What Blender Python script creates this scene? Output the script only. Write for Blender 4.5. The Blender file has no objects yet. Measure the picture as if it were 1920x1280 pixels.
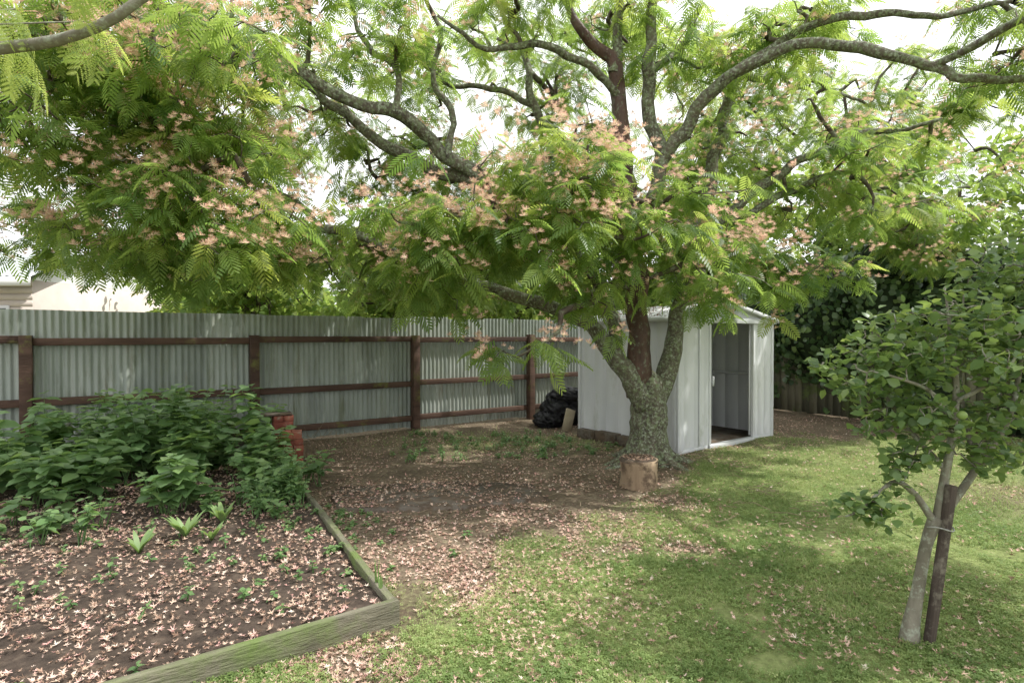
import bpy, math, numpy as np
from mathutils import Vector, noise as mn
R = np.random.default_rng(7)
scene = bpy.context.scene

# ------------------------------------------------------------------ helpers
def nrm(a):
    a = np.asarray(a, float)
    return a / np.maximum(np.linalg.norm(a, axis=-1, keepdims=True), 1e-9)

def frames(d, up):
    y = nrm(d); x = nrm(np.cross(y, up)); z = np.cross(x, y)
    return np.stack([x, y, z], axis=-1)

class Acc:
    def __init__(s): s.V=[]; s.F=[]; s.A=[]; s.B=[]; s.n=0
    def add(s, v, f, a=0.5, b=0.0):
        v=np.asarray(v,float).reshape(-1,3); f=np.asarray(f,int).reshape(-1,3)
        s.V.append(v); s.F.append(f+s.n)
        s.A.append(np.broadcast_to(np.asarray(a,float),(len(v),)).copy())
        s.B.append(np.broadcast_to(np.asarray(b,float),(len(v),)).copy())
        s.n+=len(v)
    def inst(s, tv, tf, M, T, sc, var, tb=0.0):
        N=len(T)
        if N==0: return
        sc=np.broadcast_to(np.asarray(sc,float),(N,))
        v=np.einsum('nij,kj->nki', M, tv)*sc[:,None,None]+T[:,None,:]
        k=len(tv)
        f=(tf[None]+(np.arange(N)*k)[:,None,None]).reshape(-1,3)
        a=np.repeat(np.broadcast_to(np.asarray(var,float),(N,)),k)
        b=np.tile(np.broadcast_to(np.asarray(tb,float),(k,)),N)
        s.add(v.reshape(-1,3), f, a, b)
    def box(s,x0,x1,y0,y1,z0,z1,a=0.5):
        v=[(x,y,z) for x in(x0,x1) for y in(y0,y1) for z in(z0,z1)]
        q=[(0,1,3,2),(4,6,7,5),(0,4,5,1),(2,3,7,6),(0,2,6,4),(1,5,7,3)]
        f=[]
        for w in q: f+= [(w[0],w[1],w[2]),(w[0],w[2],w[3])]
        s.add(v,f,a)
    def make(s,name,mat,parent=None,smooth=False,loc=(0,0,0),rotz=0,bevel=0):
        me=bpy.data.meshes.new(name)
        v=np.concatenate(s.V).astype(np.float32); f=np.concatenate(s.F).astype(np.int32)
        me.vertices.add(len(v)); me.vertices.foreach_set('co',v.ravel())
        me.loops.add(len(f)*3); me.loops.foreach_set('vertex_index',f.ravel())
        me.polygons.add(len(f)); me.polygons.foreach_set('loop_start',np.arange(0,len(f)*3,3,dtype=np.int32))
        if smooth: me.polygons.foreach_set('use_smooth',np.ones(len(f),dtype=bool))
        me.update(calc_edges=True)
        for nm,L in (('var',s.A),('tip',s.B)):
            at=me.attributes.new(nm,'FLOAT','POINT'); at.data.foreach_set('value',np.concatenate(L).astype(np.float32))
        me.validate()
        me.materials.append(mat)
        o=bpy.data.objects.new(name,me); scene.collection.objects.link(o)
        o.location=loc; o.rotation_euler=(0,0,rotz)
        if parent: o.parent=parent
        if bevel:
            m=o.modifiers.new('bevel','BEVEL'); m.width=bevel; m.segments=2; m.limit_method='ANGLE'; m.angle_limit=math.radians(50)
        return o

def empty(name,loc=(0,0,0),rotz=0):
    e=bpy.data.objects.new(name,None); scene.collection.objects.link(e); e.location=loc; e.rotation_euler=(0,0,rotz); e.empty_display_size=.3
    return e

def catmull(P,Rr,step):
    P=np.asarray(P,float); Rr=np.asarray(Rr,float)
    Q=np.vstack([2*P[0]-P[1],P,2*P[-1]-P[-2]]); op=[];orr=[]
    for i in range(len(P)-1):
        p0,p1,p2,p3=Q[i:i+4]; n=max(2,int(np.linalg.norm(p2-p1)/step))
        for t in np.arange(n)/n:
            op.append(.5*((2*p1)+(-p0+p2)*t+(2*p0-5*p1+4*p2-p3)*t*t+(-p0+3*p1-3*p2+p3)*t**3)); orr.append(Rr[i]*(1-t)+Rr[i+1]*t)
    op.append(P[-1]); orr.append(Rr[-1])
    return np.array(op),np.array(orr)

def tube(acc,P,r,sides=8,amp=0.0,var=.5,seed=0):
    P=np.asarray(P,float); n=len(P)
    T=nrm(np.gradient(P,axis=0))
    ref=np.array([0.,1.,0.2]) if abs(T[0][1])<.8 else np.array([1.,0,0.1])
    X=nrm(np.cross(T,ref)); Y=np.cross(T,X)
    an=np.arange(sides)/sides*2*np.pi
    rr=np.broadcast_to(np.asarray(r,float)[:,None],(n,sides)).copy()
    if amp:
        for i in range(n):
            for j in range(sides):
                q=P[i]*2.6+np.array([math.cos(an[j]),math.sin(an[j]),seed])*1.3
                rr[i,j]*=1+amp*mn.noise(Vector(q))*1.6+amp*.5*mn.noise(Vector(q*5))
    v=P[:,None,:]+rr[:,:,None]*(np.cos(an)[None,:,None]*X[:,None,:]+np.sin(an)[None,:,None]*Y[:,None,:])
    i=np.arange(n-1)[:,None]; j=np.arange(sides)[None,:]; j2=(j+1)%sides
    a=i*sides+j; b=i*sides+j2; c=(i+1)*sides+j2; d=(i+1)*sides+j
    f=np.concatenate([np.stack([a,b,c],-1).reshape(-1,3),np.stack([a,c,d],-1).reshape(-1,3)])
    vv=np.vstack([v.reshape(-1,3),P[-1:]]); k=len(vv)-1; base=(n-1)*sides
    f=np.vstack([f,[(base+q,base+(q+1)%sides,k) for q in range(sides)]])
    acc.add(vv,f,var)

# ------------------------------------------------------------------ materials
def newmat(name):
    m=bpy.data.materials.new(name); m.use_nodes=True; nt=m.node_tree; nt.nodes.clear()
    out=nt.nodes.new('ShaderNodeOutputMaterial'); return m,nt,out
def ramp(nt,cols):
    r=nt.nodes.new('ShaderNodeValToRGB'); e=r.color_ramp.elements
    while len(e)>1: e.remove(e[-1])
    e[0].position=cols[0][0]; e[0].color=(*cols[0][1],1)
    for p,c in cols[1:]:
        q=e.new(p); q.color=(*c,1)
    return r
def attr(nt,n):
    a=nt.nodes.new('ShaderNodeAttribute'); a.attribute_name=n; return a.outputs['Fac']
def noise(nt,scale,stretch=(1,1,1),detail=6,rough=.6,coord='Object'):
    tc=nt.nodes.new('ShaderNodeTexCoord'); mp=nt.nodes.new('ShaderNodeMapping'); mp.inputs['Scale'].default_value=stretch
    nt.links.new(tc.outputs[coord],mp.inputs[0]); n=nt.nodes.new('ShaderNodeTexNoise')
    n.inputs['Scale'].default_value=scale; n.inputs['Detail'].default_value=detail; n.inputs['Roughness'].default_value=rough
    nt.links.new(mp.outputs[0],n.inputs['Vector']); return n.outputs['Fac']
def mixc(nt,fac,a,b):
    m=nt.nodes.new('ShaderNodeMix'); m.data_type='RGBA'
    for i,v in ((0,fac),(6,a),(7,b)):
        if hasattr(v,'is_output'): nt.links.new(v,m.inputs[i])
        elif i==0: m.inputs[0].default_value=v
        else: m.inputs[i].default_value=(*v,1)
    return m.outputs[2]
def math_(nt,op,a,b=0.0,clamp=False):
    m=nt.nodes.new('ShaderNodeMath'); m.operation=op; m.use_clamp=clamp
    for i,v in ((0,a),(1,b)):
        if hasattr(v,'is_output'): nt.links.new(v,m.inputs[i])
        else: m.inputs[i].default_value=v
    return m.outputs[0]
def leafmat(name,cols,tcols,tf=.45,rough=.5,src='var',spec=.35):
    m,nt,out=newmat(name); a=attr(nt,src)
    r=ramp(nt,cols); nt.links.new(a,r.inputs[0]); r2=ramp(nt,tcols); nt.links.new(a,r2.inputs[0])
    p=nt.nodes.new('ShaderNodeBsdfPrincipled'); p.inputs['Roughness'].default_value=rough; p.inputs['Specular IOR Level'].default_value=spec
    nt.links.new(r.outputs[0],p.inputs['Base Color'])
    t=nt.nodes.new('ShaderNodeBsdfTranslucent'); nt.links.new(r2.outputs[0],t.inputs[0])
    mx=nt.nodes.new('ShaderNodeMixShader'); mx.inputs[0].default_value=tf
    nt.links.new(p.outputs[0],mx.inputs[1]); nt.links.new(t.outputs[0],mx.inputs[2]); nt.links.new(mx.outputs[0],out.inputs[0])
    return m
def surf(name,cols,scale=4,stretch=(1,1,1),rough=.8,bump=.3,bscale=30,patch=None,pscale=3,plo=.5,phi=.6,pstretch=(1,1,1),varmix=0,spec=.3,bstretch=None,metal=0):
    m,nt,out=newmat(name); p=nt.nodes.new('ShaderNodeBsdfPrincipled'); nt.links.new(p.outputs[0],out.inputs[0])
    n=noise(nt,scale,stretch); 
    if varmix:
        n=math_(nt,'ADD',n,math_(nt,'MULTIPLY',math_(nt,'SUBTRACT',attr(nt,'var'),.5),varmix))
    r=ramp(nt,cols); nt.links.new(n,r.inputs[0]); c=r.outputs[0]
    if patch:
        for k,pc in enumerate(patch):
            pn=noise(nt,pscale*(1+.37*k),pstretch,8,.7)
            pr=ramp(nt,[(plo+.04*k,(0,0,0)),(phi+.04*k,(1,1,1))]); nt.links.new(pn,pr.inputs[0]); c=mixc(nt,pr.outputs[0],c,pc)
    nt.links.new(c,p.inputs['Base Color']); p.inputs['Roughness'].default_value=rough; p.inputs['Specular IOR Level'].default_value=spec; p.inputs['Metallic'].default_value=metal
    if bump:
        bn=noise(nt,bscale,bstretch or stretch); b=nt.nodes.new('ShaderNodeBump'); b.inputs['Strength'].default_value=bump; b.inputs['Distance'].default_value=.02
        nt.links.new(bn,b.inputs['Height']); nt.links.new(b.outputs[0],p.inputs['Normal'])
    return m

M_frond=leafmat('albizia_leaf',[(0,(.055,.115,.04)),(.5,(.115,.19,.055)),(.85,(.18,.26,.07)),(1,(.25,.30,.09))],[(0,(.28,.45,.09)),(.6,(.48,.64,.13)),(1,(.68,.76,.17))],.52,.42)
M_blossom=leafmat('blossom',[(0,(.9,.82,.66)),(.35,(.92,.76,.62)),(.75,(.88,.58,.48)),(1,(.84,.42,.38))],[(0,(.9,.78,.55)),(1,(.9,.58,.48))],.4,.7,'tip')
M_bark=surf('bark',[(.3,(.045,.038,.030)),(.6,(.13,.11,.08))],6,(1,1,.3),.85,1.0,30,patch=[(.17,.21,.11),(.33,.37,.28)],pscale=22,plo=.47,phi=.60)
M_barkdark=surf('wet_bark',[(.3,(.035,.02,.016)),(.65,(.12,.068,.05))],7,(1,1,.3),.5,1.0,28,patch=[(.16,.18,.12)],pscale=20,plo=.54,phi=.66)
M_twig=surf('twig_bark',[(.3,(.055,.042,.032)),(.7,(.14,.11,.085))],9,(1,1,1),.9,0,patch=[(.19,.21,.14)],pscale=9)
M_applebark=surf('apple_bark',[(.3,(.12,.11,.08)),(.7,(.26,.24,.19))],9,(1,1,.5),.85,.5,30,patch=[(.33,.36,.28)],pscale=22,phi=.65)
M_appleleaf=leafmat('apple_leaf',[(0,(.07,.125,.05)),(.6,(.13,.205,.075)),(1,(.22,.29,.12))],[(0,(.18,.3,.07)),(1,(.45,.58,.13))],.4,.36,spec=.5)
M_weed=leafmat('weed_leaf',[(0,(.09,.18,.07)),(.6,(.165,.28,.11)),(1,(.26,.38,.15))],[(0,(.18,.34,.09)),(1,(.38,.55,.14))],.38,.45)
M_ivy=leafmat('ivy_leaf',[(0,(.04,.08,.035)),(.7,(.085,.145,.055)),(1,(.17,.24,.08))],[(0,(.07,.15,.03)),(1,(.26,.4,.09))],.28,.30,spec=.5)
M_bgleaf=leafmat('background_leaf',[(0,(.08,.15,.045)),(.6,(.16,.24,.07)),(1,(.26,.34,.10))],[(0,(.26,.44,.08)),(1,(.6,.7,.15))],.5,.5)
M_grass=leafmat('grass_blade',[(0,(.14,.21,.07)),(.5,(.25,.34,.115)),(.85,(.39,.45,.19)),(1,(.58,.54,.33))],[(0,(.30,.45,.14)),(1,(.62,.66,.28))],.38,.6)
M_litter=leafmat('fallen_blossom',[(0,(.14,.09,.06)),(.2,(.34,.21,.15)),(.42,(.60,.43,.32)),(.68,(.78,.58,.46)),(.84,(.72,.40,.36)),(1,(.88,.79,.65))],[(0,(.2,.1,.05)),(1,(.6,.4,.3))],.15,.8)
M_dry=surf('dry_plant',[(.3,(.16,.12,.08)),(.7,(.3,.24,.16))],9,bump=0)
M_fence=surf('painted_iron',[(.25,(.22,.25,.225)),(.5,(.32,.36,.325)),(.75,(.42,.455,.415))],3.2,(1.3,1,.22),.5,.12,40,patch=[(.16,.18,.11),(.25,.22,.16)],pscale=2.4,plo=.52,phi=.72,pstretch=(2.5,1,.35),varmix=.4,spec=.4)
M_rail=surf('stained_timber',[(.3,(.045,.026,.02)),(.7,(.125,.075,.055))],3,(.4,3,3),.75,.6,25,patch=[(.17,.18,.05)],pscale=3.2,plo=.56,phi=.70,varmix=.3)
M_bed=surf('mossy_timber',[(.3,(.10,.095,.065)),(.7,(.25,.23,.17))],6,(.5,3,3),.85,.8,30,patch=[(.14,.19,.06)],pscale=2.2,plo=.45,phi=.66)
M_shed=surf('white_shed_steel',[(.3,(.58,.60,.62)),(.7,(.73,.74,.75))],1.6,(1,1,.4),.42,.05,20,patch=[(.38,.40,.34)],pscale=3.2,plo=.56,phi=.78,pstretch=(1,1,.4),spec=.5)
M_palings=surf('weathered_palings',[(.3,(.09,.09,.06)),(.7,(.20,.19,.13))],5,(3,3,.3),.9,.5,25,patch=[(.13,.17,.06)],pscale=2.5,varmix=.5)
M_tarp=surf('black_plastic',[(.3,(.010,.010,.011)),(.7,(.024,.024,.026))],3,rough=.45,bump=.5,bscale=9,spec=.3)
M_brick=surf('red_brick',[(.3,(.18,.055,.038)),(.7,(.36,.13,.085))],9,rough=.9,bump=.4,patch=[(.25,.22,.17)],pscale=12,plo=.55,phi=.68,varmix=.5)
M_cut=surf('cut_wood',[(.3,(.22,.155,.10)),(.7,(.40,.30,.20))],7,(1,1,.2),.9,.6,30,patch=[(.13,.09,.06)],pscale=6)
M_conc=surf('slab_concrete',[(.3,(.10,.09,.075)),(.7,(.20,.175,.145))],3,rough=.95,bump=.5,bscale=60,patch=[(.13,.095,.065),(.09,.065,.045)],pscale=5,plo=.44,phi=.56)
M_lightwood=surf('pale_timber',[(.3,(.3,.25,.17)),(.7,(.45,.38,.27))],5,rough=.85)

# ------------------------------------------------------------------ ground
def sst(a,b,x): 
    t=np.clip((x-a)/(b-a),0,1); return t*t*(3-2*t)
BX=[-3,-.68,-.35,.16,.84,1.6,2.1,2.3,3.0,4.2,6,12]
BY=[1.75,2.9,3.5,4.1,4.75,5.3,6.5,7.3,8.0,8.9,8.8,8.0]
def nz(x,y,s,o=0): return mn.noise(Vector((x*s+o,y*s,o*1.7)))
def grassmask(x,y):
    yb=np.interp(x,BX,BY)
    g=sst(.45,-.65,(y-yb)+1.0*np.array([nz(a,b,1.3,3) for a,b in zip(x,y)])+.6*np.array([nz(a,b,5,8) for a,b in zip(x,y)]))
    bare=np.exp(-(((x-4.9)/1.0)**2+((y-5.6)/.7)**2)); g=g*(1-.8*bare)
    back=.5*np.exp(-(((x-.1)/1.6)**2+((y-8.5)/.7)**2)); g=np.maximum(g,back)
    return g
def gz(x,y): return .018*np.sin(x*1.1+.6)*np.cos(y*.9)+.008*np.sin(x*3.7+y*2.9)
E1=np.array([-.82,-.572]); E2=np.array([-.5,.866]); C0=np.array([-.68,3.12])
E1=E1/np.linalg.norm(E1)
def bedz(a,b): return .085+.05*sst(0,2.5,a)+.02*np.sin(a*4.1)*np.cos(b*3.3)+.012*np.sin(a*9+b*7)
_inv=np.linalg.inv(np.stack([E1,E2],-1))
def bedab(x,y):
    dx=x-C0[0]; dy=y-C0[1]; return _inv[0,0]*dx+_inv[0,1]*dy, _inv[1,0]*dx+_inv[1,1]*dy

def axis(lo,hi,st,far):
    a=list(np.arange(lo,hi+1e-6,st)); d=st
    while a[-1]<far: d*=1.6; a.append(a[-1]+d)
    d=st
    while a[0]>-far: d*=1.6; a.insert(0,a[0]-d)
    return np.array(a)
gx=axis(-7,8,.09,400); gy=axis(1,14,.09,400)
XX,YY=np.meshgrid(gx,gy); xs=XX.ravel(); ys=YY.ravel()
inside=(xs>-9)&(xs<11)&(ys>-1)&(ys<16)
g=np.full(len(xs),.5); g[inside]=grassmask(xs[inside],ys[inside])
z=np.where(inside,gz(xs,ys),0)
ac=Acc(); nx=len(gx); ny=len(gy)
i=np.arange(ny-1)[:,None]; j=np.arange(nx-1)[None,:]; a_=i*nx+j
F=np.concatenate([np.stack([a_,a_+1,a_+nx+1],-1).reshape(-1,3),np.stack([a_,a_+nx+1,a_+nx],-1).reshape(-1,3)])
ac.add(np.stack([xs,ys,z],-1),F,g)
m,nt,out=newmat('ground_soil_and_turf'); p=nt.nodes.new('ShaderNodeBsdfPrincipled'); nt.links.new(p.outputs[0],out.inputs[0])
n1=noise(nt,2.2); n2=noise(nt,28,detail=8); n3=noise(nt,9)
soil=ramp(nt,[(.3,(.075,.055,.04)),(.5,(.15,.115,.083)),(.7,(.29,.23,.17))]); nt.links.new(math_(nt,'ADD',math_(nt,'MULTIPLY',n1,.45),math_(nt,'MULTIPLY',n2,.55)),soil.inputs[0])
turf=ramp(nt,[(.3,(.12,.15,.055)),(.55,(.22,.26,.10)),(.75,(.37,.36,.19))]); nt.links.new(math_(nt,'ADD',math_(nt,'MULTIPLY',n3,.5),math_(nt,'MULTIPLY',n2,.5)),turf.inputs[0])
gm=math_(nt,'ADD',attr(nt,'var'),math_(nt,'MULTIPLY',math_(nt,'SUBTRACT',n2,.5),1.2),True)
nt.links.new(mixc(nt,gm,soil.outputs[0],turf.outputs[0]),p.inputs['Base Color']); p.inputs['Roughness'].default_value=.95; p.inputs['Specular IOR Level'].default_value=.1
b=nt.nodes.new('ShaderNodeBump'); b.inputs['Strength'].default_value=.8; b.inputs['Distance'].default_value=.03; nt.links.new(n2,b.inputs['Height']); nt.links.new(b.outputs[0],p.inputs['Normal'])
M_ground=m
ac.make('ground',M_ground,smooth=True)

ac=Acc(); poly=[(-1.55,5.12),(-.45,5.2),(.35,5.5),(.2,6.0),(-.6,6.1),(-1.8,5.9),(-1.75,5.5)]
c=np.mean(poly,0); pts=[]
for k in range(len(poly)):
    p0=np.array(poly[k]);p1=np.array(poly[(k+1)%len(poly)])
    for t in np.arange(6)/6:
        q=p0*(1-t)+p1*t; q=q+R.normal(0,.02,2); pts.append(q)
n=len(pts); top=[(q[0],q[1],.03) for q in pts]; bot=[(q[0]*1.0,q[1],-.03) for q in pts]
f=[(k,(k+1)%n,2*n) for k in range(n)]
for k in range(n): f+=[(k,n+k,n+(k+1)%n),(k,n+(k+1)%n,(k+1)%n)]
ac.add(top+bot+[(c[0],c[1],.034)],f); ac.make('path_slab',M_conc)

# grass
N=420000
u=R.random(N); y=2.2*(10.5/2.2)**u; x=(R.random(N)*2-1)*np.minimum(y*.98+.3,8)
k=(x>-2.6); x=x[k];y=y[k]
a,b=bedab(x,y); out_=~((a>-.03)&(b>-.03)&(b<4.3)); x=x[out_];y=y[out_]
g=grassmask(x,y); thin=np.array([.75+1.0*nz(p_,q_,2.4,11)+.6*nz(p_,q_,7,13) for p_,q_ in zip(x,y)])
k=R.random(len(x))<g*thin; x=x[k];y=y[k];g=g[k]
sx=(x-2.22)*.8+(y-7.6)*.6; sy=-(x-2.22)*.6+(y-7.6)*.8
k=~((sx>-.02)&(sx<2.42)&(sy>-.03)); x=x[k];y=y[k]; g=g[k]
N=len(x); dirs=np.stack([R.normal(0,.75,N),R.normal(0,.75,N),np.ones(N)],-1)
tv=np.array([(-.07,0,0),(.07,0,0),(.035,.6,.06),(0,1,.2)]); tf=np.array([(0,1,2),(0,2,3)])
ac=Acc(); az=R.random(N)*6.283
hgt=(.014+.024*R.random(N))*(0.75+.6*np.array([nz(p_,q_,2.0,5) for p_,q_ in zip(x,y)])+.25)*(1+.04*y)
pt=np.array([nz(p_,q_,1.1,9)+.5*nz(p_,q_,3.7,19) for p_,q_ in zip(x,y)])
var=np.clip(.48+.7*pt+R.normal(0,.22,N),0,1)
ac.inst(tv,tf,frames(dirs,np.stack([np.cos(az),np.sin(az),0*az],-1)),np.stack([x,y,gz(x,y)],-1),hgt,var)
k=R.choice(N,min(N,60000),replace=False); M_=len(k); a0=R.random(M_)*6.28
cl=[(0,0,0)];cf=[]
for q in range(3):
    t=q*2.094; cl+=[(math.cos(t-.45)*.9,math.sin(t-.45)*.9,.12),(math.cos(t)*1.05,math.sin(t)*1.05,.05),(math.cos(t+.45)*.9,math.sin(t+.45)*.9,.12)]; s=1+3*q; cf+=[(0,s,s+1),(0,s+1,s+2)]
d=np.stack([np.cos(a0),np.sin(a0),R.normal(0,.2,M_)],-1)
ac.inst(np.array(cl),np.array(cf),frames(d,np.tile([0.1,.1,1.],(M_,1))+R.normal(0,.3,(M_,3))),np.stack([x[k]+R.normal(0,.01,M_),y[k]+R.normal(0,.01,M_),gz(x[k],y[k])+.012+.02*R.random(M_)],-1),.007+.008*R.random(M_),np.clip(var[k]*.8,0,1))
ac.make('lawn_grass',M_grass)

# ------------------------------------------------------------------ garden bed
bed=empty('raised_garden_bed')
ac=Acc(); na,nb=110,90; A=np.linspace(0.0,5.4,na); B=np.linspace(0,4.2,nb); AA,BB=np.meshgrid(A,B)
P=C0+AA.ravel()[:,None]*E1+BB.ravel()[:,None]*E2
zz=bedz(AA.ravel(),BB.ravel())+np.array([.02*nz(q[0],q[1],4)+.014*nz(q[0],q[1],13) for q in P])
i=np.arange(nb-1)[:,None]; j=np.arange(na-1)[None,:]; a_=i*na+j
F=np.concatenate([np.stack([a_,a_+na+1,a_+1],-1).reshape(-1,3),np.stack([a_,a_+na,a_+na+1],-1).reshape(-1,3)])
ac.add(np.column_stack([P,zz]),F,0.0); ac.make('soil',surf('bed_soil',[(.3,(.03,.022,.017)),(.55,(.075,.055,.042)),(.75,(.15,.115,.085))],14,rough=.95,bump=1,bscale=35),bed,smooth=True)
def board(name,p0,p1,th,z0,z1,mat,parent,var=.5):
    p0=np.array(p0);p1=np.array(p1);L=np.linalg.norm(p1-p0);ac=Acc()
    n=int(L/.25)+1; xs_=np.linspace(0,L,n+1); 
    ring=[]
    for q in xs_:
        w=.008*math.sin(q*2.3); dz=.008*math.sin(q*1.7+1)
        ring+=[(q,w,z0),(q,w+th,z0),(q,w+th,z1+dz),(q,w,z1+dz)]
    f=[]
    for s in range(n):
        for e in range(4):
            a=4*s+e;b_=4*s+(e+1)%4; f+=[(a,b_,b_+4),(a,b_+4,a+4)]
    f+=[(0,2,1),(0,3,2),(4*n,4*n+1,4*n+2),(4*n,4*n+2,4*n+3)]
    ac.add(ring,f,var)
    return ac.make(name,mat,parent,loc=(p0[0],p0[1],0),rotz=math.atan2(p1[1]-p0[1],p1[0]-p0[0]),bevel=.006)
board('front_board',C0-E1*.045-E2*.001,C0+E1*5.4,.045,-.03,.14,M_bed,bed)
board('side_board',C0+E2*.004,C0+E2*2.35,-.045,-.03,.13,M_bed,bed)
board('side_board_far',C0+E2*2.36,C0+E2*4.2,-.04,-.03,.12,M_bed,bed)

# ------------------------------------------------------------------ corrugated fence
FA=math.atan2(.564,.826); FO=(-5.8,6.8,0)
fen=empty('corrugated_iron_fence',FO,FA)
ac=Acc(); x=-5.0; sh=0
while x<12.6:
    w=.76; nn=80; q=np.linspace(0,w+.03,nn); ang=q/.076*2*np.pi
    yo=.011*np.sin(ang)+(.004 if sh%2 else 0); top=1.895+R.normal(0,.009); bot=.03+R.normal(0,.01)
    zs=np.linspace(bot,top,5); v=[];
    for zz_ in zs: v+=[(x+a,b+.004*math.sin(zz_*3+sh),zz_) for a,b in zip(q,yo)]
    i=np.arange(4)[:,None]; j=np.arange(nn-1)[None,:]; a_=i*nn+j
    F=np.concatenate([np.stack([a_,a_+1,a_+nn+1],-1).reshape(-1,3),np.stack([a_,a_+nn+1,a_+nn],-1).reshape(-1,3)])
    ac.add(v,F,R.random()); x+=w; sh+=1
ac.make('iron_sheets',M_fence,fen,smooth=True)
posts=[-5.0,-2.5,0,2.5,5.0,7.4,9.9,12.4]
ac=Acc()
for pxx in posts: ac.box(pxx-.06,pxx+.06,-.15,-.02,-.2,1.60+R.normal(0,.01),R.random())
ac.make('posts',M_rail,fen,bevel=.006)
ac=Acc()
for a,b in zip(posts[:-1],posts[1:]):
    for h in (1.53,.80,.22):
        dz=R.normal(0,.012); v=R.random(); zt=h+.045; 
        ac.box(a+.062,b-.062,-.09,-.024,h-.045+dz,zt+dz,v)
ac.make('rails',M_rail,fen,bevel=.005)
ac=Acc(); 
ac.box(-5,2.4,-.016,.0,-.02,.16,.5)
ac.make('plinth_board',M_bed,fen)

pal=empty('wooden_paling_fence',(4.6,13.7,0),math.atan2(-.826,.564))
ac=Acc(); x=0
while x<15:
    w=.14+R.random()*.01; ac.box(x,x+w,-.012+R.normal(0,.003),.012,0.02,1.72+R.normal(0,.02),R.random()); x+=w+.006
ac.make('palings',M_palings,pal)
ac=Acc()
for h in(.4,1.35): ac.box(0,15,.014,.06,h,h+.08,.5)
for q in range(7): ac.box(q*2.4+.1,q*2.4+.2,.062,.15,0,1.7,.5)
ac.make('rails',M_palings,pal)

# ------------------------------------------------------------------ shed
SA=math.atan2(.6,.8); SO=(2.22,7.6,.0)
shed=empty('garden_shed',SO,SA)
def wall(acc,p0,p1,z0,z1f,sp=.24,off=.012,inv=1):
    p0=np.array(p0,float);p1=np.array(p1,float);L=np.linalg.norm(p1-p0);d=(p1-p0)/L;nn_=np.array([d[1],-d[0]])*inv
    s=[0.0];o=[0.0];q=sp*.5
    while q<L-.04:
        s+=[q-.022,q-.012,q+.012,q+.022];o+=[0,off,off,0];q+=sp
    s.append(L);o.append(0); v=[];f=[]
    for a,b in zip(s,o):
        P_=p0+d*a+nn_*b; v+=[(P_[0],P_[1],z0),(P_[0],P_[1],z1f(P_))]
    for k in range(len(s)-1): f+=[(2*k,2*k+2,2*k+3),(2*k,2*k+3,2*k+1)]
    acc.add(v,f)
W,D,H,RZ=2.4,1.9,1.83,2.05
gab=lambda P_: H+(RZ-H)*(1-abs(P_[0]-W/2)/(W/2))-.012
ac=Acc()
wall(ac,(0,D),(0,0),.02,lambda P_:H)
wall(ac,(W,0),(W,D),.02,lambda P_:H)
wall(ac,(0,D),(W,D),.02,gab,inv=-1)
wall(ac,(0,0),(.70,0),.05,lambda P_:1.77,.23,.008)
wall(ac,(1.86,0),(W,0),.05,lambda P_:1.77,.18,.008)
ac.make('wall_panels',M_shed,shed)
ac=Acc()
for a,b in((-.012,.045),(.69,.735),(1.825,1.87),(W-.045,W+.012)): ac.box(a,b,-.016,.03,.0,1.77,.5)
ac.box(-.02,.03,.031,.08,0,1.80); ac.box(-.018,.03,D-.04,D+.012,0,1.82); ac.box(W-.03,W+.018,.031,.08,0,1.8); ac.box(W-.03,W+.018,D-.04,D+.01,0,1.82)
ac.box(-.03,W+.03,-.05,.03,1.772,1.845)
ac.box(.69,1.87,-.03,.06,-.02,.045)
ac.box(.02,.688,.0,.028,-.02,.048); ac.box(1.872,W-.02,.0,.028,-.02,.048)
ac.box(.45,.474,-.02,-.008,.06,1.765)
ac.make('frame_trim',M_shed,shed,bevel=.003)
ac=Acc(); ac.add([(0,-.004,1.845),(W,-.004,1.845),(W/2,-.004,RZ)],[(0,1,2)])
for s_ in(-1,1):
    for k in range(3): ac.box(W/2+s_*.14-.07,W/2+s_*.14+.07,-.02,-.006,1.868+k*.03,1.882+k*.03)
ac.make('gable_with_vents',M_shed,shed)
ac=Acc()
for s_ in(0,1):
    e=(-.07 if s_==0 else W+.07); ez=H+.01-.012; rr=[]
    ys_=[-.07];zo=[0.];q=.1
    while q<D: ys_+=[q-.03,q-.015,q+.015,q+.03];zo+=[0,.014,.014,0];q+=.24
    ys_.append(D+.06);zo.append(0.)
    v=[];f=[]
    for yy,o in zip(ys_,zo): v+=[(e,yy,ez+o),(W/2,yy,RZ+.012+o)]
    for k in range(len(ys_)-1): f+=[(2*k,2*k+2,2*k+3),(2*k,2*k+3,2*k+1)]
    ac.add(v,f)
    v=[(e,-.075,ez-.045),(e,-.075,ez+.018),(W/2,-.075,RZ+.03),(W/2,-.075,RZ-.035),(e,-.055,ez-.045),(e,-.055,ez+.018),(W/2,-.055,RZ+.03),(W/2,-.055,RZ-.035)]
    f=[(0,1,2),(0,2,3),(4,6,5),(4,7,6),(1,5,6),(1,6,2),(0,3,7),(0,7,4),(0,4,5),(0,5,1)]
    ac.add(v,f)
    x0,x1=((-.085,-.065) if s_==0 else (W+.065,W+.085)); ac.box(x0,x1,-.054,D+.06,ez-.045,ez+.012)
ac.make('roof',M_shed,shed)
ac=Acc(); wall(ac,(.12,.045),(.70,.045),.07,lambda P_:1.76,.2,.006); ac.box(.70,.73,.035,.055,.07,1.76); ac.box(1.80,1.83,.035,.055,.07,1.76)
ac.box(.74,.76,-.045,-.017,.88,1.02)
ac.make('sliding_doors',M_shed,shed)
ac=Acc()
ac.box(.02,W-.02,D-.045,D-.02,.95,.99); ac.box(W-.045,W-.02,.1,D-.05,.95,.99); ac.box(.02,.045,.1,D-.05,.95,.99)
ac.box(1.2,1.24,D-.045,D-.02,.05,.949)
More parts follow.
